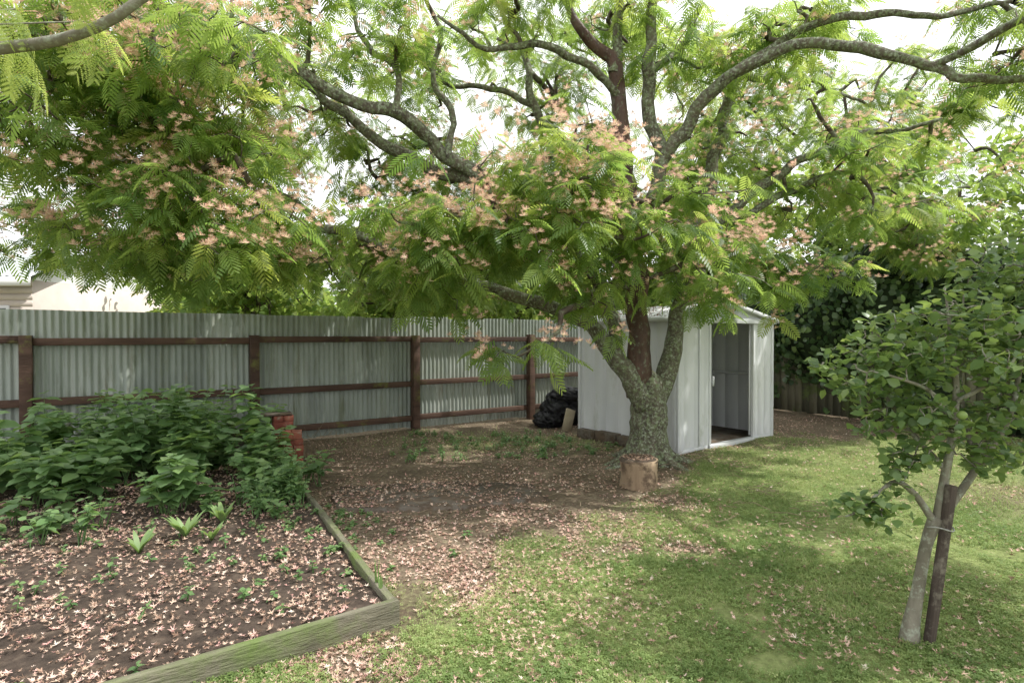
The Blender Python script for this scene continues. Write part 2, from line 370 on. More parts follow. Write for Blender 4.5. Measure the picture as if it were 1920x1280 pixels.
ac.make('wall_girts',M_shed,shed)
ac=Acc(); ac.box(.01,W-.01,.06,D-.02,-.02,.03); ac.make('floor',M_conc,shed)
ac=Acc(); ac.box(-.16,-.03,.55,.95,0,.14); ac.box(-.17,-.03,.98,1.38,0,.15); ac.box(-.15,-.02,1.42,1.8,0,.13)
ac.make('concrete_blocks',M_conc,None,loc=SO,rotz=SA,bevel=.008)

# ------------------------------------------------------------------ frond templates
def frond(pairs,lod):
    V=[];Fc=[]
    def rz(t): return .10*t-.45*t*t
    for k in range(pairs):
        t=.12+.84*k/(pairs-1); L=.33*math.sin(math.pi*(.22+.66*t))+.04; ang=math.radians(64-22*t)
        for s in(-1,1):
            b=np.array([0,t*.94,rz(t)]); d=np.array([s*math.sin(ang),math.cos(ang),-.38]); d/=np.linalg.norm(d)
            w=np.array([-d[1],d[0],0]); w/=np.linalg.norm(w)
            if lod==0:
                i0=len(V); V+= [b,b+d*L*.25+w*.028,b+d*L*.25-w*.028,b+d*L*.75+w*.028+[0,0,-.03*L],b+d*L*.75-w*.028+[0,0,-.03*L],b+d*L+[0,0,-.08*L]]
                Fc+=[(i0,i0+2,i0+1),(i0+1,i0+2,i0+4),(i0+1,i0+4,i0+3),(i0+3,i0+4,i0+5)]
            else:
                n=9
                for q in range(n):
                    tt=(q+.6)/n; c=b+d*L*tt+np.array([0,0,-.06*L*tt*tt]); l=.043*math.sin(math.pi*(.2+.7*tt))
                    for s2 in(-1,1):
                        i0=len(V); e=c+(w*s2+d*.35)*l+[0,0,.004]; V+=[c-d*.009,c+d*.016,e]; Fc+=[(i0,i0+1,i0+2)]
    for q in range(3):
        t0=q/3;t1=(q+1)/3;i0=len(V);V+=[np.array(a) for a in((-.006,t0*.94,rz(t0)),(.006,t0*.94,rz(t0)),(.004,t1*.94,rz(t1)),(-.004,t1*.94,rz(t1)))];Fc+=[(i0,i0+1,i0+2),(i0,i0+2,i0+3)]
    return np.array(V),np.array(Fc)
FR_LO=frond(9,0); FR_HI=frond(10,1)
def pompom(n,seed):
    r=np.random.default_rng(seed);V=[];Fc=[];B=[]
    for k in range(n):
        d=nrm(np.array([r.normal(),r.normal(),abs(r.normal())*.8+.1])); w=nrm(np.cross(d,r.normal(size=3)))*.035; i0=len(V)
        L=.7+.4*r.random(); V+=[d*.05-w,d*.05+w,d*L+w*1.2,d*L-w*1.2]; B+=[0,0,1,1]; Fc+=[(i0,i0+1,i0+2),(i0,i0+2,i0+3)]
    return np.array(V),np.array(Fc),np.array(B)
POM=pompom(34,3)

# ------------------------------------------------------------------ albizia tree
tree=empty('silk_tree',(1.7,7.1,0)); 
TP=np.array([1.7,7.1,0])
limbs=[
 ('d',[(1.58,7.05,.85),(1.54,7.02,1.25),(1.50,7.0,2.05),(1.46,6.9,2.55),(1.38,6.9,3.3),(1.33,6.9,4.04),(1.23,6.9,4.82),(.85,6.9,5.2),(.5,6.9,5.9)],[.15,.14,.135,.13,.11,.10,.085,.06,.04]),
 ('m',[(1.23,6.9,4.75),(1.35,7.0,5.75),(1.5,7.2,6.8)],[.07,.055,.03]),
 ('m',[(1.46,6.9,2.6),(1.62,6.85,3.15),(1.75,6.8,3.69),(1.62,6.8,4.4),(1.64,6.8,4.96),(1.72,6.8,5.7),(2.1,6.9,6.4)],[.095,.09,.085,.075,.07,.055,.03]),
 ('m',[(1.74,6.8,3.62),(1.95,6.6,3.95),(2.22,6.4,4.35),(2.75,6.0,4.51),(3.2,5.8,4.5),(3.62,5.6,4.40),(4.0,5.4,4.15),(4.17,5.3,3.95),(4.7,5.2,3.9),(5.4,5.1,4.0)],[.08,.075,.07,.06,.055,.05,.045,.04,.03,.02]),
 ('m',[(4.0,5.4,4.15),(4.35,4.7,4.3),(4.4,4.0,4.4),(4.2,3.3,4.4)],[.04,.035,.03,.015]),  # limb added to carry the off-frame shading clumps
 ('m',[(4.4,4.4,4.35),(5.0,3.9,4.5),(5.6,3.6,4.6)],[.03,.025,.015]),  # side limb added for the outer off-frame shading clump
 ('m',[(2.3,6.4,4.4),(2.9,6.2,4.75),(3.6,6.0,4.95),(4.3,5.8,4.85),(5.0,5.7,4.9)],[.05,.045,.04,.03,.02]),
 ('m',[(1.4,6.9,2.9),(.9,6.9,3.1),(.25,6.8,3.28),(-.35,6.75,3.5),(-.75,6.7,3.72),(-1.32,6.4,4.05),(-1.83,6.1,4.13),(-2.5,5.8,4.37),(-3.1,5.4,4.5),(-3.8,5.0,4.4)],[.11,.10,.09,.085,.085,.075,.065,.055,.035,.02]),
 ('m',[(-.35,6.8,3.42),(-.78,6.9,3.55),(-1.3,6.85,3.72),(-1.79,6.8,4.07),(-2.2,6.7,4.35),(-2.5,6.6,4.6),(-2.9,6.6,5.1)],[.075,.08,.075,.065,.05,.04,.02]),
 ('m',[(1.64,7.0,.75),(1.40,6.95,1.15),(1.12,7.0,1.52),(.65,7,1.85),(.2,7.0,2.05),(-.2,7.0,2.16),(-.7,7.1,2.3),(-1.2,7.25,2.55),(-1.64,7.3,2.72),(-2.46,7.3,2.95),(-2.85,7.2,2.86),(-3.5,7.1,2.95),(-4.3,6.8,2.7)],[.14,.115,.10,.085,.075,.07,.068,.062,.06,.055,.045,.035,.015]),
 ('m',[(-2.46,7.3,2.95),(-2.7,7.3,3.25),(-3.2,7.2,3.5),(-3.7,6.8,3.5)],[.045,.04,.03,.015]),
 ('m',[(1.30,7.0,1.3),(1.22,7.15,1.9),(1.13,7.2,2.3),(.9,7.3,2.6),(.5,7.5,2.9)],[.08,.075,.065,.055,.04]),
 ('m',[(1.80,7.15,.75),(1.95,7.2,1.15),(2.04,7.2,1.55),(2.2,7.3,2.1),(2.29,7.4,2.63),(2.43,7.4,3.18),(2.58,7.4,3.7),(2.72,7.4,4.2),(3.0,7.5,5.0),(3.4,7.6,5.8)],[.13,.115,.105,.10,.10,.09,.08,.07,.055,.03]),
 ('m',[(2.3,7.4,2.66),(2.7,7.4,3.1),(3.05,7.4,3.42),(3.33,7.4,3.63),(3.85,7.2,3.88),(4.4,7.1,4.12),(5.2,6.9,4.2)],[.08,.075,.065,.06,.05,.04,.02]),
 ('m',[(2.75,7.4,3.12),(3.3,7.6,3.3),(4.0,7.6,3.7),(4.6,7.5,3.8)],[.05,.045,.04,.02]),
 ('m',[(1.38,6.95,3.3),(.9,7.3,3.8),(.28,7.5,4.65),(.2,7.5,5.2),(-.2,7.6,6.0)],[.07,.06,.05,.045,.02]),
 ('m',[(.3,7.5,4.6),(-.3,7.6,4.85),(-.9,7.6,5.0),(-1.5,7.6,5.5)],[.04,.04,.03,.02]),
 ('m',[(-.75,6.7,3.72),(-.75,6.9,4.2),(-.95,7.0,4.7),(-.85,7.0,5.3),(-1.2,7.1,6.0)],[.045,.04,.035,.03,.015]),
 ('m',[(-1.32,6.4,4.05),(-1.3,6.5,4.6),(-1.7,6.6,5.0),(-1.9,6.6,5.6)],[.04,.035,.03,.015]),
 ('m',[(1.6,6.8,4.7),(2.0,6.9,5.0),(2.3,7.0,5.6)],[.045,.04,.02]),
 ('m',[(1.27,6.9,4.5),(.9,6.7,4.75),(.35,6.5,4.9),(-.3,6.3,4.75),(-.8,6.1,5.0)],[.05,.045,.04,.03,.015]),
 ('m',[(3.0,7.5,5.0),(3.9,8.2,5.3),(5.0,9.2,5.6),(6.2,9.9,5.5)],[.05,.045,.035,.02]),
 ('m',[(4.0,7.6,3.7),(5.0,8.3,3.7),(6.2,8.9,3.6)],[.04,.035,.02]),
]
bark=Acc(); dark=Acc(); nodes=[]; 
tr,rr=catmull([(1.69,7.1,-.1),(1.70,7.1,.12),(1.70,7.1,.4),(1.70,7.1,.8),(1.69,7.07,1.0),(1.66,7.05,1.15)],[.36,.285,.225,.205,.18,.08],.05)
tube(bark,tr,rr,26,.20)
for a0,L in((-2.6,.75),(-1.7,.5),(-.9,.6),(.1,.6),(2.4,.6),(3.4,.6)):
    d=np.array([math.cos(a0),math.sin(a0),0]); 
    P_,r_=catmull([TP+d*.12+[0,0,.32],TP+d*.27+[0,0,.1],TP+d*(.27+L*.4)+[0,0,.0],TP+d*(.27+L*.8)+[0,0,-.06]],[.10,.08,.05,.025],.06); tube(bark,P_,r_,10,.2)
for kd,P_,r_ in limbs:
    P2,r2=catmull(P_,r_,.09)
    wob=np.array([[mn.noise(Vector(q*1.9+np.array([k_*5.,0,0])))+.5*mn.noise(Vector(q*4.5+np.array([k_*5.,9,0]))) for k_ in range(3)] for q in P2])*.08
    wob*=np.minimum(1,np.arange(len(P2))/4)[:,None]
    P2=P2+wob
    tube(dark if kd=='d' else bark,P2,r2,16 if r_[0]>.08 else 10,.17,seed=len(nodes))
    nodes+= [q for q,rad in zip(P2,r2) if rad<.115]
bark_o=bark.make('trunk_and_limbs',M_bark,None,smooth=True); dark_o=dark.make('dark_filler',M_barkdark,None,smooth=True)

clumps=[ # cx,cy,cz,rx,ry,rz,n,flower
(-3.7,5.0,3.25,.95,.9,.75,110,1.),(-2.8,5.0,3.15,.7,.8,.65,65,1.),(-2.75,5.0,2.5,.8,.7,.40,72,1.),(-3.7,4.7,4.0,1.0,.8,.5,85,1.),
(-4.7,6.2,2.8,.7,.6,.45,40,.8),(-2.3,4.7,4.1,.5,.6,.35,28,.8),(-3.5,5.4,2.4,.75,.6,.32,42,1.),
(-2.0,7.7,2.6,1.3,.7,.5,85,.9),(-.6,7.9,2.6,1.0,.6,.5,60,.5),(-3.6,7.2,3.0,.9,.6,.7,50,.7),
(.3,5.6,3.15,.8,.7,.5,72,1.),(-.55,5.5,2.55,.75,.6,.36,64,1.),(.55,5.3,2.6,.75,.55,.40,64,.8),(1.45,5.8,2.9,.6,.6,.40,42,1.),
(.9,5.6,2.15,.4,.35,.25,16,.7),(1.95,5.9,2.2,.25,.3,.28,15,.8),(-.05,5.2,1.5,.2,.2,.16,6,1.),(-.95,5.6,2.1,.35,.4,.16,16,1.),
(2.7,6.9,2.55,.7,.6,.38,48,.9),(3.6,7.1,2.4,.5,.5,.38,26,.9),
(3.2,8.0,4.1,1.5,.9,1.1,95,.5),(4.5,7.4,3.7,1.0,.8,.8,62,.6),(4.7,5.6,4.4,1.1,.7,.45,38,.4),(6.6,9.2,3.5,1.1,.9,1.0,105,.6),(3.2,6.4,5.2,1.5,1,.45,48,.3),
(0,8.6,5.6,2.2,1.1,1.2,105,.4),(1.8,8.8,5.2,1.9,1.1,1.5,100,.4),(-2.5,8.0,5.0,1.9,1,1.2,110,.6),(0,6.4,5.4,2.4,1,.40,55,.4),(-1.6,8.4,3.9,1.4,.8,.8,70,.6),(.6,9.0,3.9,1.4,.7,.9,85,.4),
(-4.4,7.2,4.3,1.3,.9,1.0,85,.8),(5.2,9.9,5.8,2.1,1,1.5,145,.4),(-2.0,6.2,4.9,1.3,.8,.5,50,.6),(-3.6,5.6,4.7,1.4,.7,.4,55,.9),(7.8,10.4,5.4,1.5,1,1.5,130,.5),(2.0,7.0,5.2,1.0,.8,.5,32,.3),(5.0,5.9,5.2,.8,.5,.3,16,.3),
(4.4,4.0,4.45,.9,.4,.28,52,0),(5.5,3.7,4.6,.8,.4,.28,48,0),(4.0,3.2,4.4,.7,.35,.25,36,0),(1.2,7.3,6.8,2.0,1.3,.5,30,0),  # first three: off-frame clumps added to throw shade on the foreground lawn
]
subs=[];sprays=[]
for ci,(cx,cy,cz,rx,ry,rz_,n,fl) in enumerate(clumps):
    ns=max(1,n//5)
    d=nrm(R.normal(size=(ns,3))); rad=R.random(ns)**.45
    sc=np.array([cx,cy,cz])+d*rad[:,None]*[rx,ry,rz_]
    for k in range(ns):
        subs.append(sc[k]); fl_k=fl*(1.0 if R.random()<.8 else .3)
        for q in range(6):
            p_=sc[k]+R.normal(0,1,3)*[.24,.24,.12]
            sprays.append((p_,nrm(p_-np.array([cx,cy,cz-.3*rz_])),fl_k))
tw=Acc(); nodes=np.array(nodes)
def connect(targets,nodes,r0,r1,sides,step,mx=99):
    targets=list(targets); T_=np.array(targets); 
    dist=np.array([np.min(np.linalg.norm(nodes-t,axis=1)) for t in T_]); order=np.argsort(dist); buf=list(nodes)
    arr=np.zeros((len(buf)+len(T_)*30,3)); cnt=len(buf); arr[:cnt]=nodes
    for o in order:
        t=T_[o]; dd=np.linalg.norm(arr[:cnt]-t,axis=1)+.35*np.maximum(0,arr[:cnt,2]-t[2]); s=arr[np.argmin(dd)].copy(); L=np.linalg.norm(t-s)
        if L<.03: continue
        m1=s*.65+t*.35+R.normal(0,.13,3)*L+[0,0,.10*L]; m2=s*.3+t*.7+R.normal(0,.12,3)*L+[0,0,.08*L]
        k=1+min(1.2,L*.7)
        P_,r_=catmull([s,m1,m2,t],[r0*k,r0*.85*k,(r0+r1)*.5,r1],step); tube(tw,P_,r_,sides)
        q=P_[1:][:29]; arr[cnt:cnt+len(q)]=q; cnt+=len(q)
    return arr[:cnt]
nodes=connect(subs,nodes,.022,.010,6,.12)
nodes=connect([s[0] for s in sprays],nodes,.0065,.003,3,.16)
T=[];Dd=[];VV=[];bp=[]
for p_,o,fl in sprays:
    n=R.integers(5,8); az=R.random()*6.28+np.arange(n)*2.399
    base=R.normal(.5,.18)
    for k in range(n):
        d=np.array([math.cos(az[k]),math.sin(az[k]),.1-1.0*R.random()])+o*[.4,.4,.2]
        T.append(p_+R.normal(0,.05,3)); Dd.append(d); VV.append(np.clip(base+R.normal(0,.13),0,1))
    if R.random()<fl*.85:
        for q in range(R.integers(6,13)): bp.append(p_+[0,0,.09]+R.normal(0,1,3)*[.09,.09,.045]+o*.13)
T=np.array(T);Dd=np.array(Dd);VV=np.array(VV);N=len(T)
Mx=frames(Dd,np.tile([0,0,1.],(N,1))+R.normal(0,.3,(N,3))); S=.18+.14*R.random(N)
ac=Acc(); ac.inst(FR_LO[0],FR_LO[1],Mx,T,S,VV)
fo=ac.make('foliage',M_frond)
bp=np.array(bp);N=len(bp)
ac=Acc(); ac.inst(POM[0],POM[1],frames(R.normal(size=(N,3))*[1,1,.3],np.tile([0,0,1.],(N,1))+R.normal(0,.3,(N,3))),bp,.026+.020*R.random(N),.5,POM[2])
bo=ac.make('blossoms',M_blossom); two=tw.make('twigs',M_twig,smooth=True)
for o in(bark_o,dark_o,fo,bo,two):
    o.parent=tree; o.location=(-1.7,-7.1,0)
print('fronds',len(T),'bloss',N)

# overhanging tree at near left (trunk is outside the view)
t2=empty('overhanging_silk_tree',(-3.9,1.2,0)); ac=Acc()
P_,r_=catmull([(-3.9,1.2,-.1),(-3.85,1.2,1.0),(-3.5,1.4,2.0),(-2.8,1.9,2.5),(-1.98,2.2,2.70),(-1.6,2.2,2.78),(-1.36,2.2,2.93),(-1.0,2.3,3.2)],[.16,.12,.09,.045,.022,.019,.015,.01],.08)
tube(ac,P_,r_,12,.15); 
tg=[(-1.70,2.3,2.86),(-1.95,2.25,2.88),(-2.05,2.4,2.80),(-1.55,2.15,3.0),(-2.2,2.4,2.95)]
T=[];Dd=[]
for t in tg:
    tube(ac,np.array([P_[len(P_)*3//5],(P_[len(P_)*3//5]+np.array(t))/2+[0,0,.05],t]),np.array([.006,.005,.003]),5)
    for k in range(5):
        a=R.random()*6.28; T.append(np.array(t)); Dd.append([math.cos(a)*.8,math.sin(a)*.4,-.3-.9*R.random()])
T=np.array(T);N=len(T)
o=ac.make('trunk_and_branch',M_applebark,t2,smooth=True); o.location=(3.9,-1.2,0)
ac=Acc(); ac.inst(FR_HI[0],FR_HI[1],frames(np.array(Dd),np.tile([0,.3,1.],(N,1))),T,.18+.08*R.random(N),.75+.2*R.random(N)); o=ac.make('fronds',M_frond,t2); o.location=(3.9,-1.2,0)

# ------------------------------------------------------------------ leaf templates
def ovate(w):
    V=np.array([(0,0,0),(w,.32,.05),(-w,.32,.05),(w*.78,.68,.03),(-w*.78,.68,.03),(0,1,-.12),(0,.34,-.02),(0,.7,-.05)])
    Fc=np.array([(0,1,6),(0,6,2),(6,1,3),(6,3,7),(6,7,4),(6,4,2),(7,3,5),(7,5,4)]); return V,Fc
LW=ovate(.36); LA=ovate(.36); LI=ovate(.45)
# ------------------------------------------------------------------ weeds
WL=dict(T=[],D=[],S=[],V=[]); ws=Acc()
def weed(x,y,h,k=4,leaf=.09,var=.5,spread=.35):
    a,b=bedab(x,y); z0=bedz(a,b) if (a>0 and 0<b<4.2) else 0
    for s in range(k):
        an=R.random()*6.28; hh=h*(.65+.4*R.random()); tip=np.array([x+math.cos(an)*spread*h,y+math.sin(an)*spread*h,z0+hh]); b0=np.array([x+R.normal(0,.02),y+R.normal(0,.02),z0-.02])
        mid=(b0*.55+tip*.45)+[0,0,hh*.12]; P_,r_=catmull([b0,mid,tip],[.006,.005,.002],.08); tube(ws,P_,r_,4)
        n=max(3,int(hh/.07)); L=len(P_)
        for q in range(n):
            t=.25+.75*(q+1)/n; f=t*(L-1); i0=min(int(f),L-2); p_=P_[i0]*(1-(f-i0))+P_[i0+1]*(f-i0); a2=q*1.57+an
            for sgn in(0,math.pi):
                WL['T'].append(p_);WL['D'].append([math.cos(a2+sgn),math.sin(a2+sgn),.25-.5*R.random()-.3*(1-t)]);WL['S'].append(leaf*(.6+.6*math.sin(math.pi*min(1,t*.85)))*(.8+.4*R.random()));WL['V'].append(np.clip(var+R.normal(0,.17)+.5*(t-.6),0,1))
for (x0,x1,y0,y1,n,h,lf) in [(-5.4,-3.6,5.3,6.7,32,.80,.15),(-5.2,-3.7,4.5,5.3,14,.50,.14),(-3.6,-2.6,5.6,6.6,13,.62,.15),(-2.7,-2.0,5.4,6.3,13,.38,.105),(-4.1,-3.0,3.8,4.4,10,.30,.10),(-2.95,-2.6,4.6,4.9,4,.44,.14),(-2.5,-1.9,4.6,5.4,16,.22,.065),(-4.4,-3.2,6.4,7.2,14,.88,.15),(-2.3,-1.95,5.0,5.6,9,.28,.08)]:
    for q in range(n): 
        xx=x0+(x1-x0)*R.random(); yy=y0+(y1-y0)*R.random(); weed(xx,yy,h*(.5+.75*R.random()),R.integers(3,6),lf*(.65+.5*R.random()))
for q in range(170):
    a=R.random()*4.5+.05; b=R.random()*4; P2=C0+E1*a+E2*b; weed(P2[0],P2[1],.05+.05*R.random(),1,.035)
for q in range(170):
    xx=-1.6+3.4*R.random(); yy=7.2+2.0*R.random()
    if (xx-1.7)**2+(yy-7.1)**2>.5 and not (xx>.9 and yy>8.2): weed(xx,yy,.05+.07*R.random(),2,.04)
for q in range(60): weed(-1.5+R.normal(0,.35),4.6+R.normal(0,.5),.05,2,.032)
w=empty('weed_patch'); ws.make('stems',M_weed,w)
ac=Acc(); T=np.array(WL['T']);N=len(T); ac.inst(LW[0],LW[1],frames(np.array(WL['D']),np.tile([0,0,1.],(N,1))+R.normal(0,.25,(N,3))),T,np.array(WL['S']),np.array(WL['V'])); ac.make('leaves',M_weed,w)
def blades(acc,x,y,z,n,L,wd,upr,var):
    for q in range(n):
        a=R.random()*6.28; d=np.array([math.cos(a),math.sin(a)]); l=L*(.7+.5*R.random()); P_=[];m_=6
        for k in range(m_+1):
            t=k/m_; P_.append((x+d[0]*l*t*(1-upr)*1.0,y+d[1]*l*t*(1-upr),z+l*(t*upr+ .5*(1-upr)*t-.6*(1-upr)*t*t)))
        V=[];s=np.array([-d[1],d[0],0])
        for k,pp in enumerate(P_):
            t=k/m_; ww=wd*math.sin(math.pi*(.15+.84*t))*.5; V+=[np.array(pp)-s*ww,np.array(pp)+s*ww]
        Fc=[]
        for k in range(m_): Fc+=[(2*k,2*k+1,2*k+3),(2*k,2*k+3,2*k+2)]
        acc.add(V,Fc,np.clip(var+R.normal(0,.1),0,1))
ac=Acc()
for (x,y,n,L) in((-2.45,4.25,22,.30),(-2.3,4.5,16,.26),(-2.6,3.95,18,.26),(-2.2,4.15,12,.22)):
    a,b=bedab(x,y); blades(ac,x,y,bedz(a,b),n,L,.035,.55,.95)
ac.make('broadleaf_weed',M_weed)
ac=Acc(); blades(ac,-.80,3.35,.05,4,.30,.018,.93,.8); blades(ac,-.76,3.28,.05,3,.22,.016,.9,.9); ac.make('iris_plant',M_weed)

# ------------------------------------------------------------------ litter
def litter_t(seed):
    r=np.random.default_rng(seed);V=[];Fc=[]
    for k in range(11):
        a=r.random()*6.28; d=np.array([math.cos(a),math.sin(a),.1+.7*r.random()]); w=np.array([-d[1],d[0],0])*(.07+.10*r.random()); i0=len(V); L=.35+.75*r.random()
        V+=[-w*.8+[0,0,.1],w*.8+[0,0,.1],d*L*.7+w,d*L]; Fc+=[(i0,i0+1,i0+2),(i0,i0+2,i0+3)]
    return np.array(V),np.array(Fc)
LT=[litter_t(k) for k in range(5)]
ac=Acc()
def lit(x,y,z,s0,s1,vlo=0,vhi=1):
    N=len(x)
    for t in range(5):
        k=np.arange(N)%5==t; n=k.sum(); a=R.random(n)*6.28
        ac.inst(LT[t][0],LT[t][1],frames(np.stack([np.cos(a),np.sin(a),R.normal(0,.15,n)],-1),np.tile([0,0,1.],(n,1))+R.normal(0,.3,(n,3))),np.stack([x[k],y[k],z[k]],-1),s0+(s1-s0)*R.random(n)**1.5,vlo+(vhi-vlo)*R.random(n))
N=105000; u=R.random(N); y=2.2*(11.5/2.2)**u; x=(R.random(N)*2-1)*(y*.95)
a,b=bedab(x,y); o_=~((a>0)&(b>0)&(b<4.2)); x=x[o_];y=y[o_]
g=grassmask(x,y); yb=np.interp(x,BX,BY); dens=np.where(g>.5,.18+.55*np.exp(-np.abs(y-yb)/.9),.9)
dens*=np.array([.6+1.1*nz(p_,q_,1.7,2) +.5*nz(p_,q_,6,4) for p_,q_ in zip(x,y)])
sx=(x-2.22)*.8+(y-7.6)*.6; sy=-(x-2.22)*.6+(y-7.6)*.8
fn=(x+5.8)*.564-(y-6.8)*.826
k=(R.random(len(x))<dens)&~((sx>0)&(sx<2.4)&(sy>0)&(sy<1.9))&(fn>.1)&((x-1.7)**2+(y-7.1)**2>.1); x=x[k];y=y[k];
onslab=np.zeros(len(x),bool)
for q_ in range(len(x)):
    ins=False
    for e in range(len(poly)):
        x1_,y1_=poly[e];x2_,y2_=poly[(e+1)%len(poly)]
        if (y1_>y[q_])!=(y2_>y[q_]) and x[q_]<(x2_-x1_)*(y[q_]-y1_)/(y2_-y1_)+x1_: ins=not ins
    onslab[q_]=ins
gr=grassmask(x,y)
lit(x,y,np.where(onslab,.038,gz(x,y)+.004+.014*gr),.010,.028)
A=R.random(26000)*4.6+.03; B=R.random(26000)*4.1+.03; P2=C0+A[:,None]*E1+B[:,None]*E2
k=R.random(len(A))<(.30+1.2*np.array([max(0,nz(q[0],q[1],1.8,6)+.35*nz(q[0],q[1],8,6))+.12 for q in P2])); P2=P2[k]; A=A[k];B=B[k]
lit(P2[:,0],P2[:,1],bedz(A,B)+.012,.010,.028)
ac.make('fallen_blossoms',M_litter)
ac=Acc(); N=1500; a=R.random(N)*W*.98+.01; b=R.random(N)*D; zz=H+(RZ-H)*(1-abs(a-W/2)/(W/2))+.02
lit(a,b,zz,.015,.035,0,.35); o=ac.make('roof_litter',M_litter,shed)
ac=Acc()
for q in range(220):
    xx=-2.2+5*R.random(); yy=4.6+4*R.random(); an=R.random()*6.28; L=.08+.25*R.random()
    tube(ac,np.array([(xx,yy,.05),(xx+math.cos(an)*L/2,yy+math.sin(an)*L/2,.06+.02*R.random()),(xx+math.cos(an+.3)*L,yy+math.sin(an+.3)*L,.05)]),np.array([.004,.003,.002]),4)
for q in range(60):
    xx=-2.5+R.normal(0,.35); yy=7.6+R.normal(0,.25); tube(ac,np.array([(xx,yy,0),(xx+R.normal(0,.06),yy+R.normal(0,.06),.15),(xx+R.normal(0,.12),yy+R.normal(0,.1),.3*R.random()+.1)]),np.array([.004,.003,.0015]),4)
ac.make('dead_twigs',M_dry)

# ------------------------------------------------------------------ stump
st=empty('cut_log',(1.33,5.98,0)); ac=Acc()
zs=[-.02,.06,.16,.25,.30]; P_=np.array([(0,0,q) for q in zs]); tube(ac,P_,np.array([.205,.198,.19,.195,.2]),28,.10,seed=4); ac.make('log_side',M_cut,st,smooth=False)
ac=Acc(); n=28; V=[(0,0,.318)]+[(math.cos(t)*.172,math.sin(t)*.172,.312) for t in np.arange(n)/n*6.2832]+[(math.cos(t)*.205,math.sin(t)*.205,.285) for t in np.arange(n)/n*6.2832]; Fc=[(0,1+k,1+(k+1)%n) for k in range(n)]
for k in range(n): a=1+k;b=1+(k+1)%n; Fc+=[(a,a+n,b+n),(a,b+n,b)]
ac.add(V,Fc); ac.make('log_top',surf('log_top_wood',[(.3,(.05,.035,.025)),(.7,(.13,.10,.075))],12,rough=.95,bump=.8),st)
ac=Acc(); q=R.random(260)*6.28; rad=.17*np.sqrt(R.random(260)); lit(np.cos(q)*rad,np.sin(q)*rad,np.full(260,.318),.01,.02,0,.6); ac.make('log_litter',M_litter,st)

# ------------------------------------------------------------------ brick stack
bs=empty('brick_stack',(-2.62,6.75,0),.5); ac=Acc()
def brick(x,y,z,rot,v):
    t=Acc(); t.box(-.115,.115,-.055,.055,0,.074,v); V=t.V[0]; c,s=math.cos(rot),math.sin(rot)
    V=np.stack([V[:,0]*c-V[:,1]*s+x,V[:,0]*s+V[:,1]*c+y,V[:,2]+z],-1); ac.add(V,t.F[0],v)
for L in range(6):
    for q in range(2):
        if L%2==0: brick(0,-.06+.12*q,L*.076,R.normal(0,.06),R.random())
        else: brick(-.06+.12*q,0,L*.076,1.57+R.normal(0,.06),R.random())
for L in range(8):
    for q in range(2):
        if L%2==0: brick(-.05,.36+.12*q,L*.076,R.normal(0,.06),R.random())
        else: brick(-.11+.12*q,.42,L*.076,1.57+R.normal(0,.06),R.random())
ac.make('bricks',M_brick,bs,bevel=.004)
ac=Acc(); ac.box(-.3,.05,.3,.55,.612,.635); ac.make('top_tile',M_conc,bs)

# ------------------------------------------------------------------ tarp pile
def blob(acc,c,r,n=40,amp=.35,fs=3.0,var=.5,seed=0,ridge=False):
    V=[];Fc=[];m_=n//2
    for i in range(m_+1):
        ph=math.pi*i/m_
        for j in range(n):
            th=2*math.pi*j/n; d=Vector((math.sin(ph)*math.cos(th),math.sin(ph)*math.sin(th),math.cos(ph)))
            nn_=mn.noise(d*fs+Vector((seed,0,0)))+.5*mn.noise(d*fs*2.3+Vector((seed,3,0)))
            if ridge: nn_=.5-abs(nn_)*1.6
            k=1+amp*nn_; V.append((c[0]+d.x*r[0]*k,c[1]+d.y*r[1]*k,max(c[2]+d.z*r[2]*k,-.02)))
    for i in range(m_):
        for j in range(n): a=i*n+j;b=i*n+(j+1)%n; Fc+=[(a,a+n,b+n),(a,b+n,b)]
    acc.add(V,Fc,var)
ac=Acc(); blob(ac,(.88,10.2,.24),(.34,.3,.34),64,.35,2.6,ridge=True); blob(ac,(.66,10.1,.10),(.26,.28,.16),48,.4,3,seed=4,ridge=True); blob(ac,(.98,10.1,.54),(.28,.24,.13),48,.4,3,seed=9,ridge=True)
tp=ac.make('black_tarp_pile',M_tarp,smooth=True)
ac=Acc(); ac.box(-.08,.08,-.02,.02,0,.38); o=ac.make('timber_offcut',M_lightwood,None,loc=(.90,9.45,.0)); o.rotation_euler=(-.25,.35,.3)

